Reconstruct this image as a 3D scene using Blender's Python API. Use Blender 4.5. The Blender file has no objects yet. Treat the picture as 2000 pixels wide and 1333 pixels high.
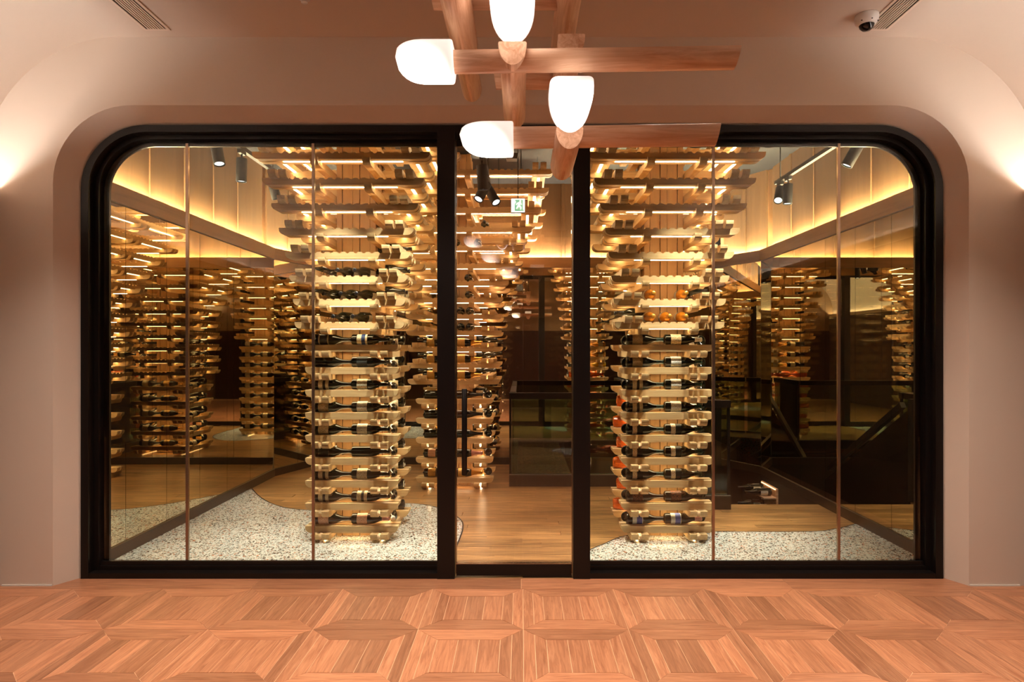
import bpy, math, random
from mathutils import Vector, Matrix
random.seed(7)
PI = math.pi
S = bpy.context.scene
COL = S.collection

# ------------------------------------------------------------------ camera
CAM_F = 1220.0                       # focal length in pixels of the 2000 px wide frame
cam_d = bpy.data.cameras.new('camera'); cam = bpy.data.objects.new('camera', cam_d); COL.objects.link(cam)
cam_d.sensor_width = 36.0; cam_d.lens = CAM_F / 2000 * 36.0
cam_d.shift_x = (1000 - 1018) / 2000; cam_d.shift_y = (680 - 666.5) / 2000
cam_d.clip_start = 0.05
cam.location = (0, 0, 1.5); cam.rotation_euler = (PI / 2, 0, 0)
S.camera = cam
# ------------------------------------------------------------------ world, exposure
w = bpy.data.worlds.new('world'); S.world = w; w.use_nodes = True
w.node_tree.nodes['Background'].inputs[0].default_value = (1, .85, .7, 1)
w.node_tree.nodes['Background'].inputs[1].default_value = 0.02
S.view_settings.view_transform = 'Standard'; S.view_settings.look = 'None'
S.view_settings.gamma = 1.0; S.view_settings.use_curve_mapping = False
S.view_settings.exposure = 1.08
cy = S.cycles
cy.max_bounces = 9; cy.diffuse_bounces = 3; cy.glossy_bounces = 7; cy.transmission_bounces = 6
cy.transparent_max_bounces = 24; cy.caustics_reflective = False; cy.caustics_refractive = False
cy.sample_clamp_indirect = 6.0; cy.use_denoising = True
# light levels, all in one place
E_TOWER = 11.5        # LED strips under the rack beams
E_COVE = 380.0        # cove strip above the cellar mirrors
E_FOYER = 46.0       # cove strip on the foyer side walls
E_LAMP = 7.0         # chandelier shades
P_TRACK = 80.0       # track spot heads
P_FRONT = 105.0      # heads of the tracks just inside the glazing
P_DOWN = 165.0        # foyer downlights
C_TOWER = (1.0, .74, .45); C_COVE = (1.0, .79, .50); C_FOYER = (1.0, .98, .95); C_LAMP = (1.0, .82, .72)

# ------------------------------------------------------------------ material helpers
MATS = {}
def lin(r, g, b):
    f = lambda c: (c / 255 / 12.92) if c / 255 <= .04045 else ((c / 255 + .055) / 1.055) ** 2.4
    return (f(r), f(g), f(b), 1)
def nodes_of(name):
    m = bpy.data.materials.new(name); m.use_nodes = True
    return m, m.node_tree.nodes, m.node_tree.links
def plain(name, col, rough=.5, metal=0.0, spec=.5, bump=0.0, bscale=60, var=0.0, vscale=3):
    m, n, l = nodes_of(name); b = n['Principled BSDF']
    b.inputs['Base Color'].default_value = (*col[:3], 1); b.inputs['Roughness'].default_value = rough
    b.inputs['Metallic'].default_value = metal; b.inputs['Specular IOR Level'].default_value = spec
    if bump or var:
        tc = n.new('ShaderNodeTexCoord')
    if var:
        nz = n.new('ShaderNodeTexNoise'); nz.inputs['Scale'].default_value = vscale; nz.inputs['Detail'].default_value = 5
        l.new(tc.outputs['Object'], nz.inputs['Vector'])
        mx = n.new('ShaderNodeMix'); mx.data_type = 'RGBA'
        l.new(nz.outputs['Fac'], mx.inputs['Factor'])
        mx.inputs['A'].default_value = (*[c * (1 - var) for c in col[:3]], 1)
        mx.inputs['B'].default_value = (*[min(1, c * (1 + var)) for c in col[:3]], 1)
        l.new(mx.outputs['Result'], b.inputs['Base Color'])
    if bump:
        n2 = n.new('ShaderNodeTexNoise'); n2.inputs['Scale'].default_value = bscale; n2.inputs['Detail'].default_value = 4
        l.new(tc.outputs['Object'], n2.inputs['Vector'])
        bp = n.new('ShaderNodeBump'); bp.inputs['Strength'].default_value = bump; bp.inputs['Distance'].default_value = .002
        l.new(n2.outputs['Fac'], bp.inputs['Height']); l.new(bp.outputs['Normal'], b.inputs['Normal'])
    MATS[name] = m; return m
def wood(name, dark, light, rough=.45, grain=1.0, rnd=.25, along='X', rings=True, spec=.35):
    """grain runs along the object's local axis; each object has its own shade and offset"""
    m, n, l = nodes_of(name); b = n['Principled BSDF']
    tc = n.new('ShaderNodeTexCoord'); oi = n.new('ShaderNodeObjectInfo')
    off = n.new('ShaderNodeVectorMath'); off.operation = 'ADD'
    sc = n.new('ShaderNodeVectorMath'); sc.operation = 'SCALE'; sc.inputs[3].default_value = 37.0
    l.new(oi.outputs['Random'], sc.inputs[0]); l.new(tc.outputs['Object'], off.inputs[0]); l.new(sc.outputs[0], off.inputs[1])
    mp = n.new('ShaderNodeMapping'); a, c = 1.6 * grain, 22 * grain
    mp.inputs['Scale'].default_value = {'X': (a, c, c), 'Y': (c, a, c), 'Z': (c, c, a)}[along]
    l.new(off.outputs[0], mp.inputs['Vector'])
    nz = n.new('ShaderNodeTexNoise'); nz.inputs['Scale'].default_value = 1.0; nz.inputs['Detail'].default_value = 8
    nz.inputs['Roughness'].default_value = .65; nz.inputs['Distortion'].default_value = 1.2 if rings else .4
    l.new(mp.outputs[0], nz.inputs['Vector'])
    r = n.new('ShaderNodeValToRGB'); r.color_ramp.elements[0].position = .32; r.color_ramp.elements[1].position = .68
    r.color_ramp.elements[0].color = (*dark[:3], 1); r.color_ramp.elements[1].color = (*light[:3], 1)
    l.new(nz.outputs['Fac'], r.inputs[0])
    mr = n.new('ShaderNodeMapRange'); mr.inputs['To Min'].default_value = 1 - rnd; mr.inputs['To Max'].default_value = 1 + rnd * .6
    l.new(oi.outputs['Random'], mr.inputs['Value'])
    hs = n.new('ShaderNodeHueSaturation'); l.new(r.outputs['Color'], hs.inputs['Color']); l.new(mr.outputs[0], hs.inputs['Value'])
    l.new(hs.outputs['Color'], b.inputs['Base Color'])
    b.inputs['Roughness'].default_value = rough; b.inputs['Specular IOR Level'].default_value = spec
    bp = n.new('ShaderNodeBump'); bp.inputs['Strength'].default_value = .12; bp.inputs['Distance'].default_value = .001
    l.new(nz.outputs['Fac'], bp.inputs['Height']); l.new(bp.outputs['Normal'], b.inputs['Normal'])
    MATS[name] = m; return m
def emit(name, col, strength):
    m, n, l = nodes_of(name); b = n['Principled BSDF']
    b.inputs['Base Color'].default_value = (.8, .8, .8, 1)
    b.inputs['Emission Color'].default_value = (*col[:3], 1); b.inputs['Emission Strength'].default_value = strength
    MATS[name] = m; return m
def lamp_emit(name, col, lo, hi, centre, rad):
    m, n, l = nodes_of(name); b = n['Principled BSDF']; b.inputs['Base Color'].default_value = (.8, .78, .76, 1); b.inputs['Roughness'].default_value = .35
    tc = n.new('ShaderNodeTexCoord'); d = n.new('ShaderNodeVectorMath'); d.operation = 'DISTANCE'; d.inputs[1].default_value = centre
    l.new(tc.outputs['Object'], d.inputs[0])
    mr = n.new('ShaderNodeMapRange'); mr.interpolation_type = 'SMOOTHSTEP'; mr.inputs['From Min'].default_value = rad[0]; mr.inputs['From Max'].default_value = rad[1]
    mr.inputs['To Min'].default_value = hi; mr.inputs['To Max'].default_value = lo
    l.new(d.outputs['Value'], mr.inputs['Value']); l.new(mr.outputs[0], b.inputs['Emission Strength'])
    b.inputs['Emission Color'].default_value = (*col[:3], 1)
    MATS[name] = m; return m
def glass(name, tint, ior=1.5, rough=0.0):
    m, n, l = nodes_of(name); n.remove(n['Principled BSDF'])
    t = n.new('ShaderNodeBsdfTransparent'); t.inputs[0].default_value = (*tint, 1)
    g = n.new('ShaderNodeBsdfGlossy'); g.inputs['Roughness'].default_value = rough; g.inputs['Color'].default_value = (1, 1, 1, 1)
    f = n.new('ShaderNodeFresnel'); f.inputs['IOR'].default_value = ior
    mx = n.new('ShaderNodeMixShader'); l.new(f.outputs[0], mx.inputs[0]); l.new(t.outputs[0], mx.inputs[1]); l.new(g.outputs[0], mx.inputs[2])
    l.new(mx.outputs[0], n['Material Output'].inputs[0])
    MATS[name] = m; return m
def terrazzo(name, base, rough=.18):
    m, n, l = nodes_of(name); b = n['Principled BSDF']
    tc = n.new('ShaderNodeTexCoord'); cur = None
    def layer(scale, lo, hi, keep, seed):
        mp = n.new('ShaderNodeMapping'); mp.inputs['Location'].default_value = (seed, seed * 2, 0); mp.inputs['Rotation'].default_value = (0, 0, seed)
        l.new(tc.outputs['Object'], mp.inputs['Vector'])
        nz = n.new('ShaderNodeTexNoise'); nz.inputs['Scale'].default_value = scale * 1.5; nz.inputs['Detail'].default_value = 1
        l.new(mp.outputs[0], nz.inputs['Vector'])
        mixv = n.new('ShaderNodeMix'); mixv.data_type = 'RGBA'; mixv.inputs['Factor'].default_value = .02
        l.new(mp.outputs[0], mixv.inputs['A']); l.new(nz.outputs['Color'], mixv.inputs['B'])
        v = n.new('ShaderNodeTexVoronoi'); v.inputs['Scale'].default_value = scale; l.new(mixv.outputs['Result'], v.inputs['Vector'])
        sp = n.new('ShaderNodeSeparateColor'); l.new(v.outputs['Color'], sp.inputs[0])
        m1 = n.new('ShaderNodeMath'); m1.operation = 'LESS_THAN'; l.new(v.outputs['Distance'], m1.inputs[0]); m1.inputs[1].default_value = keep
        m2 = n.new('ShaderNodeMath'); m2.operation = 'GREATER_THAN'; l.new(sp.outputs[0], m2.inputs[0]); m2.inputs[1].default_value = hi
        mm = n.new('ShaderNodeMath'); mm.operation = 'MULTIPLY'; l.new(m1.outputs[0], mm.inputs[0]); l.new(m2.outputs[0], mm.inputs[1])
        r = n.new('ShaderNodeValToRGB'); r.color_ramp.interpolation = 'CONSTANT'
        el = r.color_ramp.elements; el[0].color = lo[0]; el[0].position = 0
        el[1].color = lo[1]; el[1].position = .3
        for k, c in enumerate(lo[2:]):
            e = el.new(.5 + .17 * k); e.color = c
        l.new(sp.outputs[1], r.inputs[0])
        return mm, r
    base_c = n.new('ShaderNodeRGB'); base_c.outputs[0].default_value = base; cur = base_c.outputs[0]
    cols = [lin(40, 36, 34), lin(90, 84, 76), lin(176, 110, 74), lin(120, 104, 88), lin(60, 54, 50)]
    for (sc, hi, keep, seed) in ((58, .42, .42, .3), (110, .38, .44, 1.7), (36, .70, .35, 2.9)):
        f, r = layer(sc, cols, hi, keep, seed)
        mx = n.new('ShaderNodeMix'); mx.data_type = 'RGBA'; l.new(f.outputs[0], mx.inputs['Factor']); l.new(cur, mx.inputs['A']); l.new(r.outputs['Color'], mx.inputs['B'])
        cur = mx.outputs['Result']
    l.new(cur, b.inputs['Base Color']); b.inputs['Roughness'].default_value = rough
    MATS[name] = m; return m
def paper(name, base, ink, band=None):
    """printed paper: lines of tiny print and an optional darker picture block, laid out along the label itself"""
    m, n, l = nodes_of(name); b = n['Principled BSDF']
    tc = n.new('ShaderNodeTexCoord')
    br = n.new('ShaderNodeTexNoise'); br.inputs['Scale'].default_value = 1; br.inputs['Detail'].default_value = 2
    mp = n.new('ShaderNodeMapping'); mp.inputs['Scale'].default_value = (140, 260, 420); l.new(tc.outputs['Object'], mp.inputs['Vector']); l.new(mp.outputs[0], br.inputs['Vector'])
    r = n.new('ShaderNodeValToRGB'); r.color_ramp.elements[0].position = .52; r.color_ramp.elements[1].position = .62
    r.color_ramp.elements[0].color = base; r.color_ramp.elements[1].color = ink
    l.new(br.outputs['Fac'], r.inputs[0]); cur = r.outputs['Color']
    if band:
        sx = n.new('ShaderNodeSeparateXYZ'); l.new(tc.outputs['Generated'], sx.inputs[0])
        a1 = n.new('ShaderNodeMath'); a1.operation = 'COMPARE'; a1.inputs[1].default_value = band[1]; a1.inputs[2].default_value = band[2]
        l.new(sx.outputs['X'], a1.inputs[0])
        mx = n.new('ShaderNodeMix'); mx.data_type = 'RGBA'; l.new(a1.outputs[0], mx.inputs['Factor']); l.new(cur, mx.inputs['A']); mx.inputs['B'].default_value = band[0]
        cur = mx.outputs['Result']
    l.new(cur, b.inputs['Base Color']); b.inputs['Roughness'].default_value = .6
    MATS[name] = m; return m

plain('plaster', lin(208, 189, 172), .8, bump=.12, bscale=90, var=.03, vscale=1.5)
plain('ceiling_paint', lin(208, 189, 172), .85, var=.02)
plain('frame_black', (.006, .004, .0034), .35, spec=.3)
plain('black_metal', (.010, .010, .010), .6, spec=.25)
plain('dark_base', (.022, .014, .010), .35)
plain('rubber', (.01, .01, .01), .7)
plain('white_plastic', (.75, .72, .68), .35)
plain('camera_dome', (.006, .006, .007), .05)
plain('vent_white', lin(214, 192, 172), .5)
plain('slot_dark', (.02, .014, .012), .9)
plain('mirror', (.68, .61, .455), .012, metal=1.0)
plain('joint_metal', (.34, .24, .17), .22, metal=.9)
plain('cellar_ceiling', (.008, .009, .012), .6, spec=.2)
plain('panel_wood_base', lin(150, 112, 74), .55)
wood('panel_wood', lin(88, 64, 40), lin(102, 76, 49), .5, .8, .06, 'Z', rings=False)
wood('ledge_wood', lin(124, 90, 56), lin(146, 108, 70), .5, .8, .05, 'X', rings=False)
wood('rack_wood', lin(196, 156, 106), lin(222, 188, 138), .42, 1.0, .14, 'X')
wood('core_wood', lin(182, 138, 90), lin(202, 160, 110), .45, .8, .10, 'Z', rings=False)
wood('oak_parquet', lin(150, 92, 62), lin(198, 136, 98), .36, 2.2, .30, 'X')
plain('oak_joint', lin(226, 180, 140), .6)
wood('cellar_plank', lin(96, 62, 34), lin(186, 138, 86), .3, 1.3, .26, 'X')
wood('lamp_wood', lin(206, 148, 110), lin(246, 206, 172), .45, 1.6, .08, 'X')
plain('marble_brown', lin(104, 84, 64), .25, var=.4, vscale=2.5)
plain('panel_dark', lin(58, 30, 24), .4, var=.2)
plain('panel_beige', lin(150, 120, 86), .6)
plain('stone_grey', lin(96, 92, 84), .3, var=.35, vscale=60)
plain('stair_dark', (.012, .010, .009), .5)
plain('bottle_glass', (.004, .006, .004), .06, spec=.6)
plain('bottle_brown', (.020, .007, .003), .06, spec=.6)
plain('bottle_gold', lin(176, 112, 30), .12, spec=.7)
plain('bottle_yellow', lin(206, 160, 30), .12, spec=.7)
plain('foil_black', (.010, .010, .012), .25)
plain('foil_teal', (.012, .040, .042), .25)
plain('foil_gold', lin(206, 146, 58), .3, metal=.6)
plain('foil_pink', lin(206, 150, 150), .35, metal=.4)
plain('foil_white', lin(220, 214, 205), .4)
plain('wrap_orange', lin(214, 92, 14), .2, spec=.8, bump=.9, bscale=40, var=.5, vscale=30)
CREAM, INK = lin(222, 208, 178), lin(120, 108, 92)
paper('label_cream', CREAM, INK)
paper('label_white', lin(226, 222, 210), lin(140, 134, 124))
paper('label_tan', lin(186, 160, 122), lin(128, 98, 68))
paper('label_grey', lin(44, 46, 44), lin(26, 28, 26))
paper('label_blue', lin(222, 220, 206), lin(170, 172, 160), (lin(40, 66, 130), .62, .18))
paper('label_dark_picture', lin(206, 190, 150), lin(150, 132, 100), (lin(40, 34, 24), .5, .36))
paper('label_print', CREAM, lin(170, 158, 134), (lin(34, 30, 28), .55, .13))
paper('label_gold', lin(206, 160, 76), lin(120, 84, 30))
paper('label_pink', lin(224, 178, 150), lin(176, 110, 86))
paper('label_band', lin(232, 222, 202), lin(150, 96, 60), (lin(14, 16, 14), .72, .28))
paper('label_ornate', lin(46, 18, 8), lin(170, 84, 36))
paper('label_frost', lin(214, 212, 200), lin(190, 190, 186), (lin(74, 92, 168), .68, .26))
emit('led_tower', C_TOWER, E_TOWER); emit('led_dim', (1, .62, .34), 2.5); emit('led_cove', C_COVE, E_COVE); emit('led_foyer', C_FOYER, E_FOYER)
lamp_emit('lamp_glass', C_LAMP, .36, E_LAMP, (.10, 0, -.085), (.0, .112)); emit('led_white', (1, .97, .92), 6.0); emit('spot_lens', (.9, .96, 1), 2.2)
emit('exit_white', (.9, 1, .95), .6); emit('exit_green', (.0, .42, .22), .5); emit('blue_led', (.05, .05, 1), 4)
glass('pane_tint', (.945, .965, .90), 1.42); glass('pane_door', (.99, .975, .955), 1.55); glass('balustrade_glass', (.64, .74, .64), 1.5)
terrazzo('terrazzo', lin(198, 196, 188)); terrazzo('terrazzo_grey', lin(120, 118, 110))
M = MATS

# ------------------------------------------------------------------ mesh helpers
def mesh(verts, faces, smooth=False):
    me = bpy.data.meshes.new('m'); me.from_pydata([tuple(v) for v in verts], [], faces); me.update()
    if smooth:
        me.polygons.foreach_set('use_smooth', [True] * len(me.polygons))
    return me
def obj(name, me, mat=None, parent=None, loc=(0, 0, 0), rot=(0, 0, 0)):
    o = bpy.data.objects.new(name, me); COL.objects.link(o)
    if mat is not None and me is not None:
        if not me.materials: me.materials.append(M[mat] if isinstance(mat, str) else mat)
        elif me.materials[0] != (M[mat] if isinstance(mat, str) else mat):
            o.material_slots[0].link = 'OBJECT'; o.material_slots[0].material = M[mat]
    o.location = loc; o.rotation_euler = rot
    if parent: o.parent = parent
    return o
def empty(name, loc=(0, 0, 0), rot=(0, 0, 0)):
    return obj(name, None, None, None, loc, rot)
def tag(o, label, cat, group=None, kind=None):
    o['label'] = label; o['category'] = cat
    if group: o['group'] = group
    if kind: o['kind'] = kind
    return o
def struct(o, label, cat):
    return tag(o, label, cat, None, 'structure')
def box_me(x0, x1, y0, y1, z0, z1):
    v = [(x, y, z) for z in (z0, z1) for y in (y0, y1) for x in (x0, x1)]
    f = [(0, 2, 3, 1), (4, 5, 7, 6), (0, 1, 5, 4), (2, 6, 7, 3), (0, 4, 6, 2), (1, 3, 7, 5)]
    return mesh(v, f)
BOXC = {}
def cbox(sx, sy, sz):
    k = (round(sx, 4), round(sy, 4), round(sz, 4))
    if k not in BOXC: BOXC[k] = box_me(-sx / 2, sx / 2, -sy / 2, sy / 2, -sz / 2, sz / 2)
    return BOXC[k]
def prism_me(pts, t0, t1, axis='Y'):
    """2-D outline extruded; axis Y: pts are (x,z); axis Z: pts are (x,y); axis X: pts are (y,z)"""
    n = len(pts)
    mk = {'Y': lambda p, t: (p[0], t, p[1]), 'Z': lambda p, t: (p[0], p[1], t), 'X': lambda p, t: (t, p[0], p[1])}[axis]
    v = [mk(p, t0) for p in pts] + [mk(p, t1) for p in pts]
    f = [tuple(range(n)), tuple(range(2 * n - 1, n - 1, -1))] + [(i, n + i, n + (i + 1) % n, (i + 1) % n) for i in range(n)]
    me = mesh(v, f)
    import bmesh
    bm = bmesh.new(); bm.from_mesh(me); bmesh.ops.recalc_face_normals(bm, faces=bm.faces); bm.to_mesh(me); bm.free()
    return me
def lathe_me(prof, n=18, axis='X', a0=0.0, a1=2 * PI):
    full = abs(a1 - a0 - 2 * PI) < 1e-6
    cols = n if full else n + 1
    v, f = [], []
    for (t, r) in prof:
        for i in range(cols):
            a = a0 + (a1 - a0) * i / n
            c, s = r * math.cos(a), r * math.sin(a)
            v.append((t, c, s) if axis == 'X' else (c, s, t))
    for j in range(len(prof) - 1):
        for i in range(n):
            i2 = (i + 1) % cols
            q = (j * cols + i, j * cols + i2, (j + 1) * cols + i2, (j + 1) * cols + i)
            f.append(q if axis == 'Z' else q[::-1])
    return mesh(v, f, True)
def strip_me(A, B):
    v = list(A) + list(B); n = len(A)
    return mesh(v, [(i, i + 1, n + i + 1, n + i) for i in range(n - 1)])
def cyl_me(r, h, n=20):
    return lathe_me([(0, 0), (0, r), (h, r), (h, 0)], n, 'Z')
def rrect(x0, x1, z0, z1, R, n=14):
    """open outline: up the left side, round the top corners, down the right side"""
    p = [(x0, z0)]
    for i in range(n + 1):
        a = PI - PI / 2 * i / n; p.append((x0 + R + R * math.cos(a), z1 - R + R * math.sin(a)))
    for i in range(n + 1):
        a = PI / 2 - PI / 2 * i / n; p.append((x1 - R + R * math.cos(a), z1 - R + R * math.sin(a)))
    p.append((x1, z0)); return p
def rod(name, a, b, r, mat, parent=None, n=10):
    a, b = Vector(a), Vector(b); d = b - a
    o = obj(name, cyl_me(r, d.length, n), mat, parent, a)
    o.rotation_euler = d.to_track_quat('Z', 'Y').to_euler(); return o

# ------------------------------------------------------------------ the foyer shell
XL, XR, ZC, RC = -3.40, 3.27, 3.46, .87      # side walls, ceiling, radius of the coved corners
YW, YF, YB = 3.935, 4.067, -2.2              # end wall, glazing frame, wall behind the camera
fl = struct(obj('floor', box_me(-3.5, 3.4, YB, 4.06, -.12, -.0016), 'oak_joint'), 'orange oak parquet floor of the foyer in mitred square panels', 'floor')
def parquet_tile(x0, y0, T):
    b, g = .118, .0016
    c = T / 2
    mat = 'oak_parquet'; th = .012
    def piece(name, key, pts, loc, rz):
        if key not in PQ: PQ[key] = prism_me(pts, -th / 2, th / 2, 'Z')
        dz = random.uniform(-.0004, .0003)
        obj(name, PQ[key], mat, fl, (loc[0], loc[1], -th / 2 + dz), (0, 0, rz))
    h = T / 2 - g
    trap = [(-h, -b / 2 + g), (h, -b / 2 + g), (h - b + g, b / 2 - g), (-h + b - g, b / 2 - g)]
    piece('border_board', 'trap', trap, (x0 + c, y0 + b / 2), 0)
    piece('border_board', 'trap', trap, (x0 + c, y0 + T - b / 2), PI)
    hb = b / 2
    outer = [(-h, -hb / 2 + g), (h, -hb / 2 + g), (h - hb, hb / 2 - g), (-h + hb, hb / 2 - g)]
    inner = [(-h + hb, -hb / 2 + g), (h - hb, -hb / 2 + g), (h - 2 * hb, hb / 2 - g), (-h + 2 * hb, hb / 2 - g)]
    piece('border_board', 'outer', outer, (x0 + hb / 2, y0 + c), -PI / 2)
    piece('border_board', 'inner', inner, (x0 + hb * 1.5, y0 + c), -PI / 2)
    piece('border_board', 'outer', outer, (x0 + T - hb / 2, y0 + c), PI / 2)
    piece('border_board', 'inner', inner, (x0 + T - hb * 1.5, y0 + c), PI / 2)
    wi = (T - 2 * b) / 3; L = T - 2 * b
    pl = [(-L / 2 + g, -wi / 2 + g), (L / 2 - g, -wi / 2 + g), (L / 2 - g, wi / 2 - g), (-L / 2 + g, wi / 2 - g)]
    for k in range(3):
        piece('plank', 'pl', pl, (x0 + b + wi * (k + .5), y0 + c), PI / 2)
PQ = {}
T = .56
for r in range(3):
    for k in range(-6, 6):
        parquet_tile(.011 + T * k, 3.327 - T * (r - 0), T)
# the parquet goes on toward and behind the camera: same boards, joined by grain direction
def rest_of_parquet():
    for key_set, base in ((('trap',), 0), (('outer', 'inner', 'pl'), PI / 2)):
        v, f = [], []
        for r in range(3, 10):
            for k in range(-6, 6):
                x0, y0, b, hb, c = .011 + T * k, 3.327 - T * r, .118, .059, T / 2
                if y0 < YB - .4: continue
                wi = (T - 2 * b) / 3
                items = [('trap', x0 + c, y0 + b / 2, 0), ('trap', x0 + c, y0 + T - b / 2, PI), ('outer', x0 + hb / 2, y0 + c, -PI / 2), ('inner', x0 + hb * 1.5, y0 + c, -PI / 2),
                         ('outer', x0 + T - hb / 2, y0 + c, PI / 2), ('inner', x0 + T - hb * 1.5, y0 + c, PI / 2)] + [('pl', x0 + b + wi * (q + .5), y0 + c, PI / 2) for q in range(3)]
                for key, X, Y, rz in items:
                    if key not in key_set: continue
                    m4 = Matrix.Rotation(-base, 4, 'Z') @ Matrix.Translation((X, Y, -.006)) @ Matrix.Rotation(rz, 4, 'Z'); n0 = len(v)
                    v += [tuple(m4 @ q.co) for q in PQ[key].vertices]; f += [tuple(n0 + i for i in p.vertices) for p in PQ[key].polygons]
        o = obj('parquet_boards', mesh(v, f), 'oak_parquet', fl, (0, 0, 0), (0, 0, base)); o['kind'] = 'stuff'
rest_of_parquet()
for k in range(-2, 2):      # long board along the wall
    L = 1.69
    obj('border_board', cbox(L - .003, .175, .012), 'oak_parquet', fl, (.0 + L * (k + .5), 3.887 + .0885, -.006))

# ceiling with coved sides
pts = []
n = 18
cl = (XL + RC, ZC - RC); cr = (XR - RC, ZC - RC)
pts += [(cl[0] + RC * math.cos(PI - PI / 2 * i / n), cl[1] + RC * math.sin(PI - PI / 2 * i / n)) for i in range(n + 1)]
pts += [(cr[0] + RC * math.cos(PI / 2 - PI / 2 * i / n), cr[1] + RC * math.sin(PI / 2 - PI / 2 * i / n)) for i in range(n + 1)]
me = strip_me([(p[0], YB, p[1]) for p in pts], [(p[0], YW + .003, p[1]) for p in pts])
me.polygons.foreach_set('use_smooth', [True] * len(me.polygons))
ceil = struct(obj('ceiling', me, 'ceiling_paint'), 'cream painted foyer ceiling curving down into the side walls', 'ceiling')
def side_wall(name, sgn, xw, label):
    """upper wall, cove ledge with a light strip, thicker marble wall below"""
    e = struct(empty(name), label, 'wall')
    t = xw - sgn * .0
    obj('upper_wall', box_me(*sorted((xw, xw + sgn * .1)), YB, YW, 2.3, 2.6), 'plaster', e)
    obj('lower_wall', box_me(*sorted((xw - sgn * .10, xw + sgn * .1)), YB, YW - .002, 0, 2.40), 'marble_brown', e)
    obj('ledge_lip', box_me(*sorted((xw - sgn * .10, xw - sgn * .085)), YB, YW - .002, 2.40, 2.485), 'plaster', e)
    obj('light_strip', box_me(*sorted((xw - sgn * .005, xw - sgn * .035)), YB + .02, YW - .02, 2.425, 2.44), 'led_foyer', e)
    return e
side_wall('wall_left', -1, XL, 'left foyer wall with a cove light ledge, outside the left edge')
side_wall('wall_right', 1, XR, 'right foyer wall with a cove light ledge, outside the right edge')
wb = struct(empty('wall_behind'), 'foyer wall opposite the glazing, dark panelling under beige boards', 'wall')
obj('upper_panel', box_me(XL, XR, YB - .1, YB, 2.0, ZC), 'panel_beige', wb)
obj('lower_panel', box_me(XL, XR, YB - .1, YB + .02, 0, 2.0), 'panel_dark', wb)
# end wall with the rounded opening
hole0 = rrect(-2.95, 2.82, 0, 3.03, .49)
hole1 = rrect(-2.862, 2.742, 0, 2.95, .42)
def outer_pt(p):                              # push a point of the opening outline out to the room's outline
    return p
out = []
nn = len(hole0)
cx = -.065
for i, p in enumerate(hole0):
    if i == 0: out.append((XL - .05, 0))
    elif i == nn - 1: out.append((XR + .05, 0))
    else:
        d = Vector((p[0] - cx, (p[1] - 1.2))); k = 10
        if d.x != 0: k = min(k, ((XR + .05 if d.x > 0 else XL - .05) - cx) / d.x)
        if d.y > 0: k = min(k, (3.56 - 1.2) / d.y)
        out.append((cx + d.x * k, 1.2 + d.y * k))
we = struct(empty('wall_front'), 'plaster end wall around the big rounded glazed opening', 'wall')
# corner fill so that the outline really reaches the corners
vv = [(p[0], YW, p[1]) for p in hole0] + [(p[0], YW, p[1]) for p in out]
ff = [(i, i + 1, nn + i + 1, nn + i) for i in range(nn - 1)]
def corner(i_prev, c):
    vv.append((c[0], YW, c[1])); ff.append((nn + i_prev, nn + i_prev + 1, len(vv) - 1))
for i in range(nn - 1):
    a, b = out[i], out[i + 1]
    if abs(a[0] - (XL - .05)) < 1e-6 and abs(b[1] - 3.56) < 1e-6 and abs(b[0] - a[0]) > 1e-6: corner(i, (XL - .05, 3.56))
    if abs(b[0] - (XR + .05)) < 1e-6 and abs(a[1] - 3.56) < 1e-6 and abs(b[0] - a[0]) > 1e-6: corner(i, (XR + .05, 3.56))
obj('wall_face', mesh(vv, ff), 'plaster', we)
rv = strip_me([(p[0], YW, p[1]) for p in hole0], [(p[0], YF + .02, p[1]) for p in hole1])
rv.polygons.foreach_set('use_smooth', [True] * len(rv.polygons))
obj('reveal', rv, 'plaster', we)
# back of the wall, seen from the cellar side
hole2 = rrect(-2.80, 2.68, 0, 2.88, .40)
ob = strip_me([(p[0], 4.21, p[1]) for p in hole2], [(max(-3.2, min(3.2, (p[0] + .06) * 1.3)), 4.21, p[1] if i in (0, nn - 1) else min(3.7, p[1] * 1.35)) for i, p in enumerate(hole2)])
obj('cellar_side_face', ob, 'panel_wood_base', we)
for (xa, xb) in ((XL + .13, -2.955), (2.825, XR - .13)):
    bbs = struct(obj('baseboard_left' if xa < 0 else 'baseboard_right', box_me(xa, xb, YW - .006, YW - .0005, 0, .009), 'foil_white'),
           'thin pale sealing strip along the foot of the end wall, ' + ('left' if xa < 0 else 'right') + ' of the opening', 'baseboard')

# ------------------------------------------------------------------ black glazing frame
fr = struct(empty('trim_1'), 'black metal frame with rounded top corners around the cellar glazing', 'frame')
def ring(name, a, b, y0, y1, mat='frame_black'):
    """solid band between two outlines"""
    k = len(a)
    v = [(p[0], y0, p[1]) for p in a] + [(p[0], y0, p[1]) for p in b] + [(p[0], y1, p[1]) for p in a] + [(p[0], y1, p[1]) for p in b]
    f = []
    for i in range(k - 1):
        f += [(i, i + 1, k + i + 1, k + i), (2 * k + i, 3 * k + i, 3 * k + i + 1, 2 * k + i + 1),
              (k + i, k + i + 1, 3 * k + i + 1, 3 * k + i), (i, 2 * k + i, 2 * k + i + 1, i + 1)]
    f += [(0, k, 3 * k, 2 * k), (k - 1, 3 * k - 1, 4 * k - 1, 2 * k - 1)]
    return obj(name, mesh(v, f), mat, fr)
def rr(d, R): return rrect(-2.86 + d, 2.74 - d, .0, 2.948 - d * .92, R)
ring('outer_ring', rr(0, .42), rr(.048, .372), YF - .012, 4.205)
ring('inner_ring', rr(.048, .372), rr(.078, .342), YF + .045, 4.19)
ring('glazing_stop', rr(.078, .342), rr(.112, .31), YF + .10, 4.185)
PXL, PXR = (-.545, -.432), (.338, .447)
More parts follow.
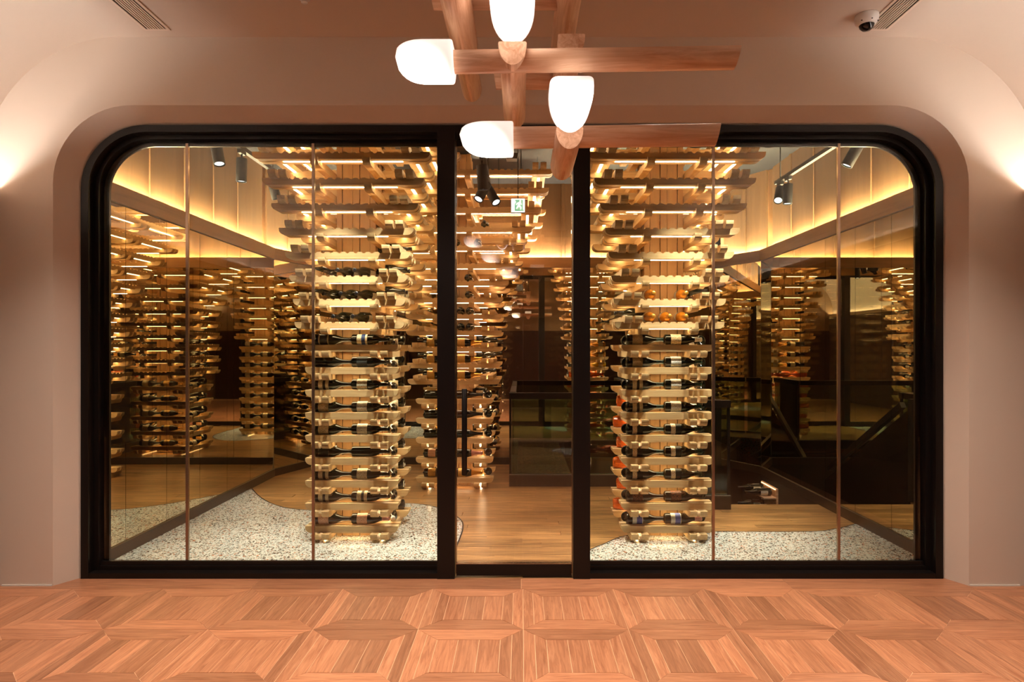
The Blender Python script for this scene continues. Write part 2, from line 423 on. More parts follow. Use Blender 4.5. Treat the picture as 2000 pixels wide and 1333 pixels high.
for (xa, xb), nm in ((PXL, 'post'), (PXR, 'post')):
    obj(nm, box_me(xa, xb, YF - .018, 4.205, 0, 2.905), 'frame_black', fr)
for xa, xb in ((-2.81, PXL[0]), (PXR[1], 2.69)):
    obj('sill', box_me(xa, xb, YF - .012, 4.205, 0, .035), 'frame_black', fr)
    obj('sill_track', box_me(xa, xb, YF + .05, 4.19, .035, .062), 'frame_black', fr)
    obj('glazing_bead', box_me(xa, xb, YF + .065, YF + .085, .062, .088), 'frame_black', fr)
obj('door_head', box_me(PXL[1], PXR[0], YF - .005, 4.2, 2.862, 2.905), 'frame_black', fr)
def pane(parent, x0, x1, z0, z1, corner=None, R=.33, mat='pane_tint', y=4.150, t=.012):
    p = [(x0, z0), (x1, z0)]
    if corner == 'R':
        p += [(x1 - R + R * math.cos(a), z1 - R + R * math.sin(a)) for a in [PI / 2 * i / 12 for i in range(13)]]
        p += [(x0, z1)]
    elif corner == 'L':
        p += [(x1, z1)]
        p += [(x0 + R + R * math.cos(a), z1 - R + R * math.sin(a)) for a in [PI / 2 + PI / 2 * i / 12 for i in range(13)]]
    else: p += [(x1, z1), (x0, z1)]
    return obj('pane', prism_me(p, y, y + t, 'Y'), mat, parent)
sg = CAM_F / 4.155
px = lambda p, s=sg: (p - 1018) / s
z1 = 2.86; z0 = .06
w1 = struct(empty('window_1'), 'left fixed glazing of three frameless panes between frame and door', 'window')
xs = [-2.775, px(366), px(612), PXL[0]]
for i in range(3):
    pane(w1, xs[i] + .004, xs[i + 1] - .004, z0, z1, 'L' if i == 0 else None)
    if i: obj('glass_joint', box_me(xs[i] - .0085, xs[i] + .0085, 4.148, 4.166, z0, z1), 'joint_metal', w1)
w2 = struct(empty('window_2'), 'right fixed glazing of three frameless panes between door and frame', 'window')
xs = [PXR[1], px(1393), px(1638), 2.655]
for i in range(3):
    pane(w2, xs[i] + .004, xs[i + 1] - .004, z0, z1, 'R' if i == 2 else None)
    if i: obj('glass_joint', box_me(xs[i] - .0085, xs[i] + .0085, 4.148, 4.166, z0, z1), 'joint_metal', w2)
dr = struct(empty('door_1', (PXL[1], YF + .03, 0)), 'frameless glass door with black bottom rail and long pull handle', 'door')
dw = PXR[0] - PXL[1]
obj('door_pane', box_me(.008, dw - .008, 0, .012, .02, 2.855), 'pane_door', dr)
obj('bottom_rail', box_me(.008, dw - .008, -.018, .03, .012, .085), 'frame_black', dr)
obj('rail_cap', box_me(.008, dw - .012, -.016, .028, .085, .089), 'joint_metal', dr)
obj('floor_hinge', box_me(dw * .575, dw - .008, -.02, .032, .0, .012), 'frame_black', dr)
obj('top_rail', box_me(.008, dw - .008, -.012, .024, 2.82, 2.858), 'frame_black', dr)
for xx in (.003, dw - .007):
    obj('glass_edge', box_me(xx, xx + .004, 0, .012, .02, 2.855), 'joint_metal', dr)
hx = px(907, CAM_F / 4.04) - PXL[1]
hd = obj('pull_handle', lathe_me([(0, 0), (0, .014), (.004, .0175), (.556, .0175), (.56, .014), (.56, 0)], 16, 'Z'), 'frame_black', dr, (hx, -.055, .675))
for z in (.07, .49):
    rod('handle_standoff', (0, 0, z), (0, .055, z), .009, 'frame_black', hd)

# ------------------------------------------------------------------ cellar shell
ZK = 3.65
WL, WR, WB = -2.89, 2.86, 8.05
fc = struct(empty('floor_cellar'), 'golden brown narrow plank floor of the wine cellar', 'floor')
HX0, HY0, HX1, HY1 = -.13, 6.78, 1.60, 6.02         # stairwell: X>HX0 beyond HY0 and X>HX1 beyond HY1
obj('sub_floor', box_me(-3.05, 3.0, 4.06, HY1, -.25, -.012), 'cellar_plank', fc)
obj('sub_floor', box_me(-3.05, HX1, HY1, HY0, -.25, -.012), 'cellar_plank', fc)
obj('sub_floor', box_me(-3.05, HX0, HY0, 8.2, -.25, -.012), 'cellar_plank', fc)
obj('threshold_board', box_me(-2.8, 2.7, 4.06, 4.22, -.012, -.0005), 'cellar_plank', fc)
pw = .098
y = 4.22; row = 0
while y < 8.04:
    y2 = min(y + pw, 8.05)
    xmax = 2.86 if y2 <= HY1 + .01 else (HX1 if y2 <= HY0 + .01 else HX0)
    if y < HY1 < y2: xmax = HX1
    if y < HY0 < y2: xmax = HX0
    x = -2.9 - random.uniform(0, .8)
    while x < xmax:
        L = random.uniform(.9, 1.5); a, b = max(x, -2.9), min(x + L, xmax)
        if b - a > .03:
            obj('plank', cbox(round(b - a - .0012, 2), y2 - y - .0012, .012), 'cellar_plank', fc, ((a + b) / 2, (y + y2) / 2, -.006))
        x += L
    y = y2
# terrazzo islands, a hair proud of the planks, edged with a dark strip
def smooth_curve(p, n=6):
    q = []
    for i in range(len(p) - 1):
        p0 = p[max(i - 1, 0)]; p1 = p[i]; p2 = p[i + 1]; p3 = p[min(i + 2, len(p) - 1)]
        for k in range(n):
            t = k / n
            q.append(tuple(.5 * (2 * p1[j] + (p2[j] - p0[j]) * t + (2 * p0[j] - 5 * p1[j] + 4 * p2[j] - p3[j]) * t * t + (3 * p1[j] - p0[j] - 3 * p2[j] + p3[j]) * t ** 3) for j in (0, 1)))
    q.append(p[-1]); return q
tl = smooth_curve([(-2.888, 6.68), (-2.62, 6.27), (-2.37, 5.98), (-2.10, 5.80), (-1.75, 5.76), (-1.4, 5.94), (-1.10, 6.02), (-.86, 5.92), (-.64, 5.67), (-.515, 5.40), (-.484, 5.15), (-.484, 4.88), (-.492, 4.63), (-.50, 4.23)])
tr = smooth_curve([(.45, 4.50), (.512, 4.63), (.633, 4.77), (.823, 4.97), (1.15, 5.09), (1.55, 5.09), (2.34, 5.09), (2.62, 5.18), (2.855, 5.32)])
def island(c, corners, label):
    t = struct(obj('floor_terrazzo', prism_me(c + corners, -.011, .003, 'Z'), 'terrazzo'), label, 'floor')
    a = []; b = []
    for i, p in enumerate(c):
        d = Vector(c[min(i + 1, len(c) - 1)]) - Vector(c[max(i - 1, 0)]); d.normalize(); nrm = Vector((-d.y, d.x)) * .006
        a.append((p[0] + nrm.x, p[1] + nrm.y, .0034)); b.append((p[0] - nrm.x, p[1] - nrm.y, .0034))
    obj('edge_strip', strip_me(a, b), 'black_metal', t)
island(tl, [(-2.888, 4.23)], 'pale speckled terrazzo floor patch under the left tower')
island(tr, [(2.855, 4.225), (.45, 4.225)], 'pale speckled terrazzo floor patch under the right tower')

def cellar_wall(name, segs, label, first=None):
    """segs: list of plan points; mirrors below, lit ledge, battened boards above; inside is to the right of travel"""
    e = struct(empty(name), label, 'wall')
    for (p0, p1) in zip(segs[:-1], segs[1:]):
        a, b = Vector(p0), Vector(p1); d = b - a; L = d.length; d.normalize()
        ang = math.atan2(d.y, d.x)
        mk = lambda nm, x0, x1, y0, y1, za, zb, mat: obj(nm, box_me(x0, x1, y0, y1, za, zb), mat, e, (a.x, a.y, 0), (0, 0, ang))
        # local x along the wall, local +y is outward
        cuts = [0.0]
        step = .525 if L > 1.2 else L / max(1, round(L / .42))
        x = (first if (first and L > 1.2) else step)
        while x < L - .12: cuts.append(x); x += step
        cuts.append(L)
        for i in range(len(cuts) - 1):
            mk('mirror_panel', cuts[i] + .002, cuts[i + 1] - .002, 0, .012, .088, 2.535, 'mirror')
            if i: 
                mk('batten', cuts[i] - .022, cuts[i] + .022, .118, .142, 2.55, ZK, 'panel_wood')
            mk('wall_board', cuts[i] + .024, cuts[i + 1] - .024, .13, .16, 2.50, ZK, 'panel_wood')
        mk('mirror_backing', 0, L, .012, .03, 0, 2.535, 'joint_metal')
        mk('base_strip', -.004, L + .004, -.016, .012, 0, .088, 'dark_base')
        mk('ledge', -.01, L + .01, -.02, .155, 2.535, 2.642, 'ledge_wood')
        mk('ledge_lip', -.01, L + .01, -.02, .005, 2.642, 2.665, 'ledge_wood')
        mk('light_strip', .03, L - .03, .085, .11, 2.643, 2.649, 'led_cove')
        mk('backing', -.05, L + .05, .16, .2, 2.5, ZK, 'panel_wood_base')
    return e
cellar_wall('wall_cellar_left', [(WL, 4.21), (WL, 7.3), (-2.60, WB)], 'mirrored left cellar wall below a glowing ledge and upright boards', 4.565 - 4.21)
cellar_wall('wall_cellar_back', [(-2.60, WB), (2.5, WB)], 'mirrored back cellar wall below a glowing ledge and upright boards')
cellar_wall('wall_cellar_right', [(2.5, WB), (WR, 7.45), (WR, 4.21)], 'mirrored right cellar wall below a glowing ledge and upright boards')
ck = struct(empty('ceiling_cellar'), 'black panelled ceiling over the wine cellar', 'ceiling')
x = -3.1
while x < 3.1:
    obj('ceiling_panel', box_me(x + .006, x + 1.026, 4.2, 8.25, ZK, ZK + .03), 'cellar_ceiling', ck); x += 1.033
obj('ceiling_void', box_me(-3.2, 3.2, 4.15, 8.3, ZK + .04, ZK + .07), 'rubber', ck)

# ------------------------------------------------------------------ timber bottle towers
BW, BH, PITCH, OV = .056, .053, .077, .096
BM = {}
def beam_me(L, notch=False, first=.03):
    k = (round(L, 3), notch)
    if k in BM: return BM[k]
    h = BH / 2; r = .045; p = [(-L / 2, h)]
    if notch:
        nx = int((L - .30) / .062); x0 = -nx * .062 / 2
        for i in range(nx + 1):
            c = x0 + i * .062
            p += [(c + .016 * math.cos(a), h - .013 * math.sin(a)) for a in [PI, PI * .8, PI * .5, PI * .2, 0]]
    p += [(L / 2, h)]
    p += [(L / 2 - r + r * math.cos(a), h - .012 - (BH - .012) * math.sin(a)) for a in [0, PI * .12, PI * .25, PI * .38, PI / 2]]
    p += [(-L / 2 + r - r * math.cos(a), h - .012 - (BH - .012) * math.sin(a)) for a in [PI / 2, PI * .38, PI * .25, PI * .12, 0]]
    BM[k] = prism_me(p, -BW / 2, BW / 2, 'Y'); return BM[k]
def tower(label, X, Y, straight, flared):
    root = tag(empty('bottle_tower', (X, Y, 0)), label, 'wine rack', 'timber bottle towers in the cellar')
    c = .155; H = 3.62
    for s in range(4):          # core: upright boards, alternately proud and recessed
        x = -c
        for wd, inset in ((.045, 0), (.082, .008), (.056, 0), (.082, .008), (.045, 0)):
            o = obj('core_board', cbox(wd - .005, .02, H), 'core_wood', root)
            R = Matrix.Rotation(s * PI / 2, 4, 'Z')
            v = R @ Vector((x + wd / 2, -c + .01 + inset, H / 2 + .002)); o.location = v; o.rotation_euler = (0, 0, s * PI / 2)
            x += wd
    def beam(L, x, y, z, ydir, notch=False):
        obj('beam', beam_me(L, notch), 'rack_wood', root, (x, y, z), (0, 0, PI / 2 if ydir else 0))
    def led(L, x, y, z, ydir, wd=.022):
        obj('light_strip', cbox(round(L, 3), wd, .003), 'led_tower', root, (x, y, z), (0, 0, PI / 2 if ydir else 0))
    for a, top in straight:
        yo = a - OV; zx = top - BH / 2; zy = zx - .046
        for s in (-1, 1):
            for q in (yo, yo - PITCH):
                beam(2 * a, 0, s * q, zx, False)
                beam(2 * a - .01, s * q, 0, zy, True)
            led(2 * (yo - .13), 0, s * (yo - PITCH / 2), top - BH + .004, False, .02)
            led(2 * (yo - .04), s * (yo - PITCH / 2), 0, zy - BH / 2 + .004, True, .02)
    for a, top in flared:
        yo = a - OV; zx = top - BH / 2; zy = zx + .044
        for s in (-1, 1):
            for q in (yo, yo - PITCH):
                beam(2 * a, 0, s * q, zx, False, True)
                beam(2 * a, s * q, 0, zy, True, True)
            beam(2 * (yo + .055), s * .19, 0, zx - .043, True)
            beam(2 * (yo + .055), 0, s * .055, zx - .001, False)
            led(2 * (yo - .11), 0, s * (yo - PITCH / 2), top - BH - .001, False, .016)
            led(2 * (yo - .11), s * (yo - PITCH / 2), 0, zy - BH / 2 - .001, True)
    return root
ST = [(.359, .118 + .1758 * i) for i in range(9)]
FL_A = [.4195, .4285, .4483, .474, .5066, .5465, .596, .648, .70, .755]
FL = [(a, 1.70 + .1758 * j) for j, a in enumerate(FL_A)]
T1 = (-1.315, 5.13); T2 = (1.135, 5.13); T3 = (-.71, 6.99)
tower('pale timber bottle tower standing on the left terrazzo patch, left of the door', *T1, ST, FL)
tower('pale timber bottle tower standing on the right terrazzo patch, right of the door', *T2, ST, FL)
ST3 = [(.412, .115 + .21 * i) for i in range(5)]
FL3 = [(a, 1.168 + .172 * k) for k, a in enumerate([.485, .49, .495, .50, .505, .52, .58, .65, .73, .82, .91, .98, 1.02])]
tower('pale timber bottle tower at the rear, seen behind the door handle', *T3, ST3, FL3)

# ------------------------------------------------------------------ bottles
BUR = [(.012, 0), (.010, .022), (0, .030), (.0, .036), (.006, .0412), (.015, .042), (.148, .042), (.165, .0405), (.182, .036), (.200, .0285), (.220, .0205), (.240, .0165), (.262, .015), (.281, .0146), (.282, .0166), (.290, .0166), (.2935, .0145), (.2935, 0)]
CHP = [(.012, 0), (.010, .024), (0, .032), (.0, .039), (.006, .0445), (.015, .0455), (.135, .0455), (.155, .0440), (.176, .0385), (.196, .0305), (.218, .0235), (.245, .0180), (.270, .0160), (.284, .0158), (.285, .0178), (.300, .0172), (.306, .0140), (.306, 0)]
ME = {}
def bottle_parts(kind):
    if kind in ME: return ME[kind]
    prof = CHP if kind == 'chp' else BUR
    R = .0458 if kind == 'chp' else .0423
    lab = lathe_me([(.052, R), (.132, R)], 22, 'X', -PI * .88, PI * .88)
    lab = lathe_me([(.045, R), (.125, R)], 22, 'X', PI * 1.28 - PI * .85, PI * 1.28 + PI * .85)
    if kind == 'chp':
        cap = lathe_me([(.186, .0352), (.196, .0312), (.218, .0243), (.245, .0188), (.270, .0168), (.284, .0166), (.286, .0186), (.301, .0182), (.3075, .0145), (.3075, 0)], 18)
    else:
        cap = lathe_me([(.236, .0178), (.262, .0160), (.281, .0155), (.2815, .0175), (.291, .0175), (.2945, .0150), (.2945, 0)], 16)
    ME[kind] = (lathe_me(prof, 20), lab, cap); return ME[kind]
PROTO = {}
def bottle(kind, gl, lab, foil, loc, yaw=0, pitch=0, roll=0, label='', group=None, name='wine_bottle', cat='bottle'):
    key = (kind, gl, lab, foil)
    if key not in PROTO:
        b, l, c = bottle_parts(kind)
        PROTO[key] = (b.copy(), l.copy() if lab else None, c.copy() if foil else None)
        PROTO[key][0].materials.append(M[gl])
        if lab: PROTO[key][1].materials.append(M[lab])
        if foil: PROTO[key][2].materials.append(M[foil])
    b, l, c = PROTO[key]
    o = obj(name, b, None, None, loc)
    o.rotation_euler = (Matrix.Rotation(yaw, 3, 'Z') @ Matrix.Rotation(-pitch, 3, 'Y') @ Matrix.Rotation(roll, 3, 'X')).to_euler()
    tag(o, label, cat, group)
    if l: obj('paper_label', l, None, o)
    if c: obj('foil_capsule', c, None, o)
    return o
ORD = ['lowest', 'second', 'third', 'fourth', 'fifth', 'sixth', 'seventh', 'eighth', 'ninth', 'tenth', 'eleventh', 'twelfth', 'thirteenth', 'fourteenth', 'fifteenth', 'sixteenth', 'seventeenth', 'eighteenth', 'nineteenth']
def shelf(i): return 'lowest shelf' if i == 0 else ORD[i] + ' shelf up'
DESC = {'label_cream': 'cream label', 'label_white': 'white label', 'label_tan': 'tan label', 'label_grey': 'charcoal label', 'label_blue': 'blue picture label',
        'label_dark_picture': 'dark picture label', 'label_print': 'printed cream label', 'label_gold': 'gold label', 'label_pink': 'pink label', 'label_band': 'banded label',
        'label_ornate': 'ornate copper label', 'label_frost': 'frosted blue label', None: 'no label'}
def front_pair(tw, a, top, i, left, right, tname, kind='bur', R=.041):
    yo = a - OV
    for k, (g, lb, fo) in enumerate((left, right)):
        knd = 'chp' if kind == 'chp' else 'bur'
        x = (-.312, -.012)[k] if knd == 'bur' else (-.332, -.010)[k]
        col = {'bottle_glass': 'dark', 'bottle_brown': 'brown', 'bottle_gold': 'amber', 'bottle_yellow': 'yellow'}[g]
        bottle(knd, g, lb, fo, (tw[0] + x, tw[1] - yo + PITCH / 2, top + R), 0, 0, random.uniform(-.15, .15),
               f'{col} bottle with {DESC[lb]}, {"left" if k == 0 else "right"} of pair, {shelf(i)}, front of {tname} tower',
               f'bottles on the {tname} tower')
def back_pair(tw, a, top, i, spec, tname, R=.041):
    yo = a - OV
    for k, (g, lb, fo) in enumerate(spec):
        x = (.312, .012)[k]
        col = {'bottle_glass': 'dark', 'bottle_brown': 'brown', 'bottle_gold': 'amber', 'bottle_yellow': 'yellow'}[g]
        bottle('bur', g, lb, fo, (tw[0] + x, tw[1] + yo - PITCH / 2, top + R), PI, 0, random.uniform(-.2, .2),
               f'{col} bottle with {DESC[lb]}, {"right" if k == 0 else "left"} of pair, {shelf(i)}, back of {tname} tower',
               f'bottles on the {tname} tower')
def side_one(tw, a, top, i, side, spec, tname, neck_front):
    yo = a - OV; s = 1 if side == 'right' else -1
    g, lb, fo = spec
    xx = tw[0] + s * (yo - PITCH / 2 + .012)
    lab = f'dark bottle with {DESC[lb]}, lying {"neck" if neck_front else "base"} forward, {shelf(i)}, {side} side of {tname} tower'
    if neck_front:
        bottle('bur', g, lb, fo, (xx - s * .012, tw[1] + .125, top - .046 + .041), -PI / 2 + s * .25, .085, 0, lab, f'bottles on the {tname} tower')
    else:
        bottle('bur', g, lb, fo, (xx + s * .062, tw[1] - .155, top + .036), PI / 2 + s * .235, -.20, 0, lab, f'bottles on the {tname} tower')
G, B_, A_, Y_ = 'bottle_glass', 'bottle_brown', 'bottle_gold', 'bottle_yellow'
KB, KT = 'foil_black', 'foil_teal'
t1_front = [((G, 'label_pink', KB), (G, 'label_pink', 'foil_pink')), ((G, 'label_print', KB), (G, 'label_print', KB)), ((G, 'label_print', KB), (G, 'label_cream', KB)),
            ((G, 'label_grey', KB), (G, None, KB)), ((G, 'label_cream', KB), (G, 'label_white', KB)), ((G, 'label_cream', KB), (G, 'label_white', KB)),
            ((G, 'label_print', KB), (G, 'label_cream', KB)), ((G, None, KB), (G, 'label_grey', KB)), ((G, 'label_dark_picture', KB), (G, 'label_blue', KB))]
t2_front = [((G, 'label_frost', KB), (G, 'label_frost', 'foil_pink')), ((B_, 'label_ornate', None), (B_, 'label_ornate', KB)), ((G, 'label_band', KT), (G, 'label_band', KT)),
            ((G, 'label_band', KT), (G, 'label_band', KT)), ((G, 'label_band', KT), (G, 'label_band', KT)), ((G, 'label_print', KT), (G, 'label_white', KT)),
            ((G, 'label_print', KT), (G, 'label_white', KT)), ((G, 'label_tan', KT), (G, 'label_white', KT)), ((G, 'label_tan', KT), (G, 'label_cream', 'foil_white'))]
for i, (a, top) in enumerate(ST):
    front_pair(T1, a, top, i, *t1_front[i], 'left')
    back_pair(T1, a, top, i, ((G, 'label_white' if i % 3 else 'label_cream', KB), (G, 'label_cream', KB)), 'left')
    side_one(T1, a, top, i, 'right', (G, 'label_cream', 'foil_white' if i == 0 else KB), 'left', True)
    side_one(T1, a, top, i, 'left', (G, 'label_cream', KB), 'left', True)
    front_pair(T2, a, top, i, *t2_front[i], 'right')
    side_one(T2, a, top, i, 'left', (G, 'label_white', KB), 'right', False)
    side_one(T2, a, top, i, 'right', (G, 'label_white', KB), 'right', False)
    if 1 <= i <= 5 or i == 0:    # orange cellophane wrapped bottles along the back
        pass
    else:
        back_pair(T2, a, top, i, ((Y_ if i == 6 else A_, 'label_cream', 'foil_gold'), (G, 'label_cream', KB)), 'right')
# orange wrapped bottles: a crinkled wrap with a twisted tail
def wrap_me():
    v, f = [], []; n = 22; prof = [(-.002, .012), (.0, .040), (.03, .049), (.09, .047), (.15, .048), (.19, .040), (.22, .028), (.25, .021), (.265, .019), (.285, .030), (.305, .036), (.30, .010)]
    rnd = random.Random(3)
    for (t, r) in prof:
        for i in range(n):
            a = 2 * PI * i / n; rr_ = r * (1 + .10 * math.sin(5 * a + t * 40) + rnd.uniform(-.05, .05))
            v.append((t + rnd.uniform(-.002, .002), rr_ * math.cos(a), rr_ * math.sin(a)))
    for j in range(len(prof) - 1):
        for i in range(n):
            f.append((j * n + i, (j + 1) * n + i, (j + 1) * n + (i + 1) % n, j * n + (i + 1) % n))
    f.append(tuple(range(n)))
    return mesh(v, f, False)
WRAP = wrap_me()
for i, (a, top) in enumerate(ST[:6]):
    yo = a - OV
    for k in range(2):
        o = obj('wrapped_bottle', WRAP, 'wrap_orange', None, (T2[0] + (-.345, -.025)[k] + (.03 * (i % 2) if k == 0 else 0), T2[1] + yo - PITCH / 2, top + .047), (random.uniform(0, 1), 0, 0))
        tag(o, f'bottle in crinkled orange cellophane, {"left" if k == 0 else "right"} of pair, {shelf(i)}, back of right tower', 'bottle', 'orange wrapped bottles')
# upper, outward-pointing bottles resting in the notches
def out_bottle(tw, a, top, i, x, tname, spec, side='front', tilt=.0, pos=''):
    yo = a - OV; g, lb, fo = spec
    col = {'bottle_glass': 'dark', 'bottle_brown': 'brown', 'bottle_gold': 'amber', 'bottle_yellow': 'yellow'}[g]
    lab = f'{col} bottle pointing out of {shelf(i)}, {pos}{side} of {tname} tower'
    z = top + .034 + .008
    if side == 'front':
        bottle('bur', g, lb, fo, (tw[0] + x, tw[1] - yo + .255, z), -PI / 2 - tilt, .0, 0, lab, f'bottles on the {tname} tower')
    else:
        s = 1 if side == 'right side' else -1
        bottle('bur', g, lb, fo, (tw[0] + s * (yo - .255), tw[1] + x, z + .044), 0 if s > 0 else PI, 0, 0, lab, f'bottles on the {tname} tower')
POS = {2: ['left of two, ', 'right of two, '], 3: ['left of three, ', 'middle of three, ', 'right of three, ']}
def out_row(tw, tiers, base, j, xs, tname, spec, side='front', tilt=0.0):
    a, top = tiers[j]
    for k, x in enumerate(xs):
        p = POS[len(xs)][k] if len(xs) in POS else ('' if len(xs) == 1 else f'{ORD[k]} from left, ' if k else 'leftmost, ')
        if side != 'front': p = p.replace('left of', 'nearer of').replace('right of', 'farther of')
        out_bottle(tw, a, top, base + j, x, tname, spec, side, tilt, p)
out_row(T1, FL, 9, 0, (-.03, .12), 'left', (G, 'label_white', KB), tilt=.35)
out_row(T1, FL, 9, 1, (-.10, .03, .15), 'left', (G, 'label_white', KB), tilt=.35)
out_row(T1, FL, 9, 2, (0.0, .13), 'left', (G, 'label_white', KB), tilt=.3)
out_row(T1, FL, 9, 2, (-.06, .06), 'left', (G, None, KB), 'right side')
out_row(T1, FL, 9, 1, (-.06, .06), 'left', (G, None, KB), 'right side')
out_row(T1, FL, 9, 3, (.0,), 'left', (G, None, KB), 'right side')
out_row(T1, FL, 9, 2, (-.06, .06), 'left', (G, None, KB), 'left side')
out_row(T1, FL, 9, 1, (-.06, .06), 'left', (G, None, KB), 'left side')
out_row(T2, FL, 9, 0, (-.125, .0, .125), 'right', (A_, 'label_white', 'foil_gold'))
out_row(T2, FL, 9, 1, (-.125, .125), 'right', (A_, 'label_white', 'foil_gold'))
out_row(T2, FL, 9, 0, (-.06, .06), 'right', (G, None, KB), 'left side')
out_row(T2, FL, 9, 1, (-.06, .06), 'right', (G, None, KB), 'right side')
# rear tower
t3_front = [((G, 'label_gold', 'foil_gold'), (G, 'label_gold', 'foil_gold')), ((G, 'label_pink', 'foil_pink'), (G, None, 'foil_pink')), ((G, None, KB), (G, None, KB)),
            ((G, None, KB), (B_, None, KB)), ((G, None, KB), (B_, None, KB))]
for i, (a, top) in enumerate(ST3):
    front_pair(T3, a, top, i, *t3_front[i], 'rear', 'chp', .0447)
    side_one(T3, a, top, i, 'right', (G if i != 1 else B_, 'label_cream' if i > 1 else 'label_gold', KB), 'rear', False)
    side_one(T3, a, top, i, 'left', (G, 'label_cream', KB), 'rear', True)
    back_pair(T3, a, top, i, ((G, 'label_cream', KB), (G, 'label_gold', 'foil_gold')), 'rear')
for j in range(3):
    a, top = FL3[j]
    front_pair(T3, a, top, 5 + j, (G, 'label_gold', 'foil_gold'), (G, 'label_gold', 'foil_gold'), 'rear', 'chp', .0447)
    out_row(T3, FL3, 5, j, (-.10, .10), 'rear', (G, None, KB), 'right side')
    out_row(T3, FL3, 5, j, (-.10, .10), 'rear', (G, None, KB), 'left side')
out_row(T3, FL3, 5, 3, (-.05, .06, .16), 'rear', (G, None, KB))
out_row(T3, FL3, 5, 4, (-.05, .06, .16), 'rear', (G, None, KB))
out_row(T3, FL3, 5, 5, (-.02, .15), 'rear', (G, None, KB))
out_row(T3, FL3, 5, 6, (-.01, .15), 'rear', (G, None, KB))
out_row(T3, FL3, 5, 8, (.04, .26), 'rear', (G, None, KB))
out_row(T3, FL3, 5, 9, (.02, .34), 'rear', (G, None, KB))

# ------------------------------------------------------------------ stairwell, kerb and balustrade
bl = tag(empty('glass_balustrade', (HX0, 6.75, 0)), 'glass balustrade with dark rail and kerb around the stairwell', 'balustrade')
def bpart(name, x0, x1, y0, y1, za, zb, mat):
    return obj(name, box_me(x0 - HX0, x1 - HX0, y0 - 6.75, y1 - 6.75, za, zb), mat, bl)
KH = .123
def run(x0, y0, x1, y1, out_w=.0):
    t = .085
    xa, xb, ya, yb = min(x0, x1), max(x0, x1), min(y0, y1), max(y0, y1)
    if ya == yb: yb += t
    else: xb += t
    bpart('kerb', xa, xb, ya, yb, 0, KH, 'dark_base')
    bpart('kerb_top', xa, xb, ya, yb, KH, KH + .006, 'stone_grey')
    if y0 == y1:
        n = max(1, round((xb - xa) / 1.2)); s = (xb - xa) / n
        for i in range(n): bpart('glass_panel', xa + s * i + .015, xa + s * (i + 1) - .015, ya + .03, ya + .045, KH + .006, .955, 'balustrade_glass')
        bpart('top_rail', xa, xb, ya + .005, ya + .07, .945, 1.012, 'frame_black')
        for i in range(n + 1): 
            xp = min(max(xa + s * i - .012, xa), xb - .024); bpart('post', xp, xp + .024, ya + .026, ya + .05, KH, .95, 'frame_black')
    else:
        n = max(1, round((yb - ya) / 1.2)); s = (yb - ya) / n
        for i in range(n): bpart('glass_panel', xa + .03, xa + .045, ya + s * i + .05, ya + s * (i + 1) - .015, KH + .006, .955, 'balustrade_glass')
        bpart('top_rail', xa + .005, xa + .07, ya + .07, yb, .945, 1.012, 'frame_black')
run(HX0, 6.75, HX1, 6.75)
run(HX0, 6.84, HX0, 8.04)
run(HX1 - .085, 5.80, HX1 - .085, 6.745)
run(HX1, 5.79, 1.945, 5.79)
sl = tag(obj('floor_slab', box_me(HX0 + .086, .55, 6.836, 8.045, -.2, KH - .02), 'terrazzo_grey'), 'grey terrazzo slab inside the glass balustrade at the rear', 'slab')
# stairs descending along the right wall
sr = tag(empty('staircase', (1.945, 6.02, 0)), 'dark stairs going down behind the right tower beside the mirror', 'stairs')
for i in range(8):
    obj('tread', box_me(0, WR - 1.945 - .02, .25 * i, .25 * i + .27, -.175 * (i + 1) - .04, -.175 * (i + 1)), 'stair_dark', sr)
# sloping hand rail
hr = obj('hand_rail', cbox(.05, 1.75, .06), 'frame_black', sr, (-.03, .95, .47)); hr.rotation_euler = (-math.atan(.62), 0, 0)
hg = prism_me([(.10, .90), (1.8, -.15), (1.8, -1.2), (.10, -.15)], -.04, -.025, 'X'); obj('glass_panel', hg, 'balustrade_glass', sr)
obj('newel_post', cbox(.05, .05, 1.0), 'frame_black', sr, (-.03, .06, .5))
sh = struct(empty('wall_stairwell'), 'black walls of the stairwell below the cellar floor', 'wall')
obj('shaft_side', box_me(WR - .015, WR + .03, 6.02, 8.1, -2.6, -.001), 'stair_dark', sh)
obj('shaft_side', box_me(HX0 - .03, WR, WB - .01, WB + .03, -2.6, -.001), 'stair_dark', sh)
obj('shaft_side', box_me(HX1, WR, HY1 - .02, HY1 - .001, -2.6, -.26), 'stair_dark', sh)
obj('shaft_side', box_me(HX0 - .03, HX0, HY0, WB, -2.6, -.26), 'stair_dark', sh)
obj('shaft_side', box_me(HX0, HX1, HY0 - .02, HY0, -2.6, -.26), 'stair_dark', sh)
obj('shaft_bottom', box_me(HX0, WR, 6.0, 8.1, -2.65, -2.6), 'stair_dark', sh)
# little lit rack on the stairwell wall
rk = tag(empty('stair_rack', (WR - .02, 7.12, -.62)), 'small lit bottle rack on the stairwell wall below floor level', 'wine rack')
obj('back_board', box_me(-.02, 0, -.22, .22, 0, .56), 'lamp_wood', rk)
for z in (.10, .28, .46):
    obj('rack_shelf', box_me(-.16, -.02, -.22, .22, z - .012, z), 'lamp_wood', rk)
obj('light_strip', box_me(-.03, -.022, -.2, .2, .545, .549), 'led_dim', rk)
for j, z in enumerate((.10, .28, .46)):
    for k, yy in enumerate((-.11, .11)):
        bottle('bur', G, 'label_white', KB, (WR - .03 - .03, 7.12 + yy, -.62 + z + .044), PI, 0, 0,
               f'dark bottle in the small stairwell rack, {["bottom", "middle", "top"][j]} shelf, {["nearer", "farther"][k]} one', 'bottles in the stairwell rack')

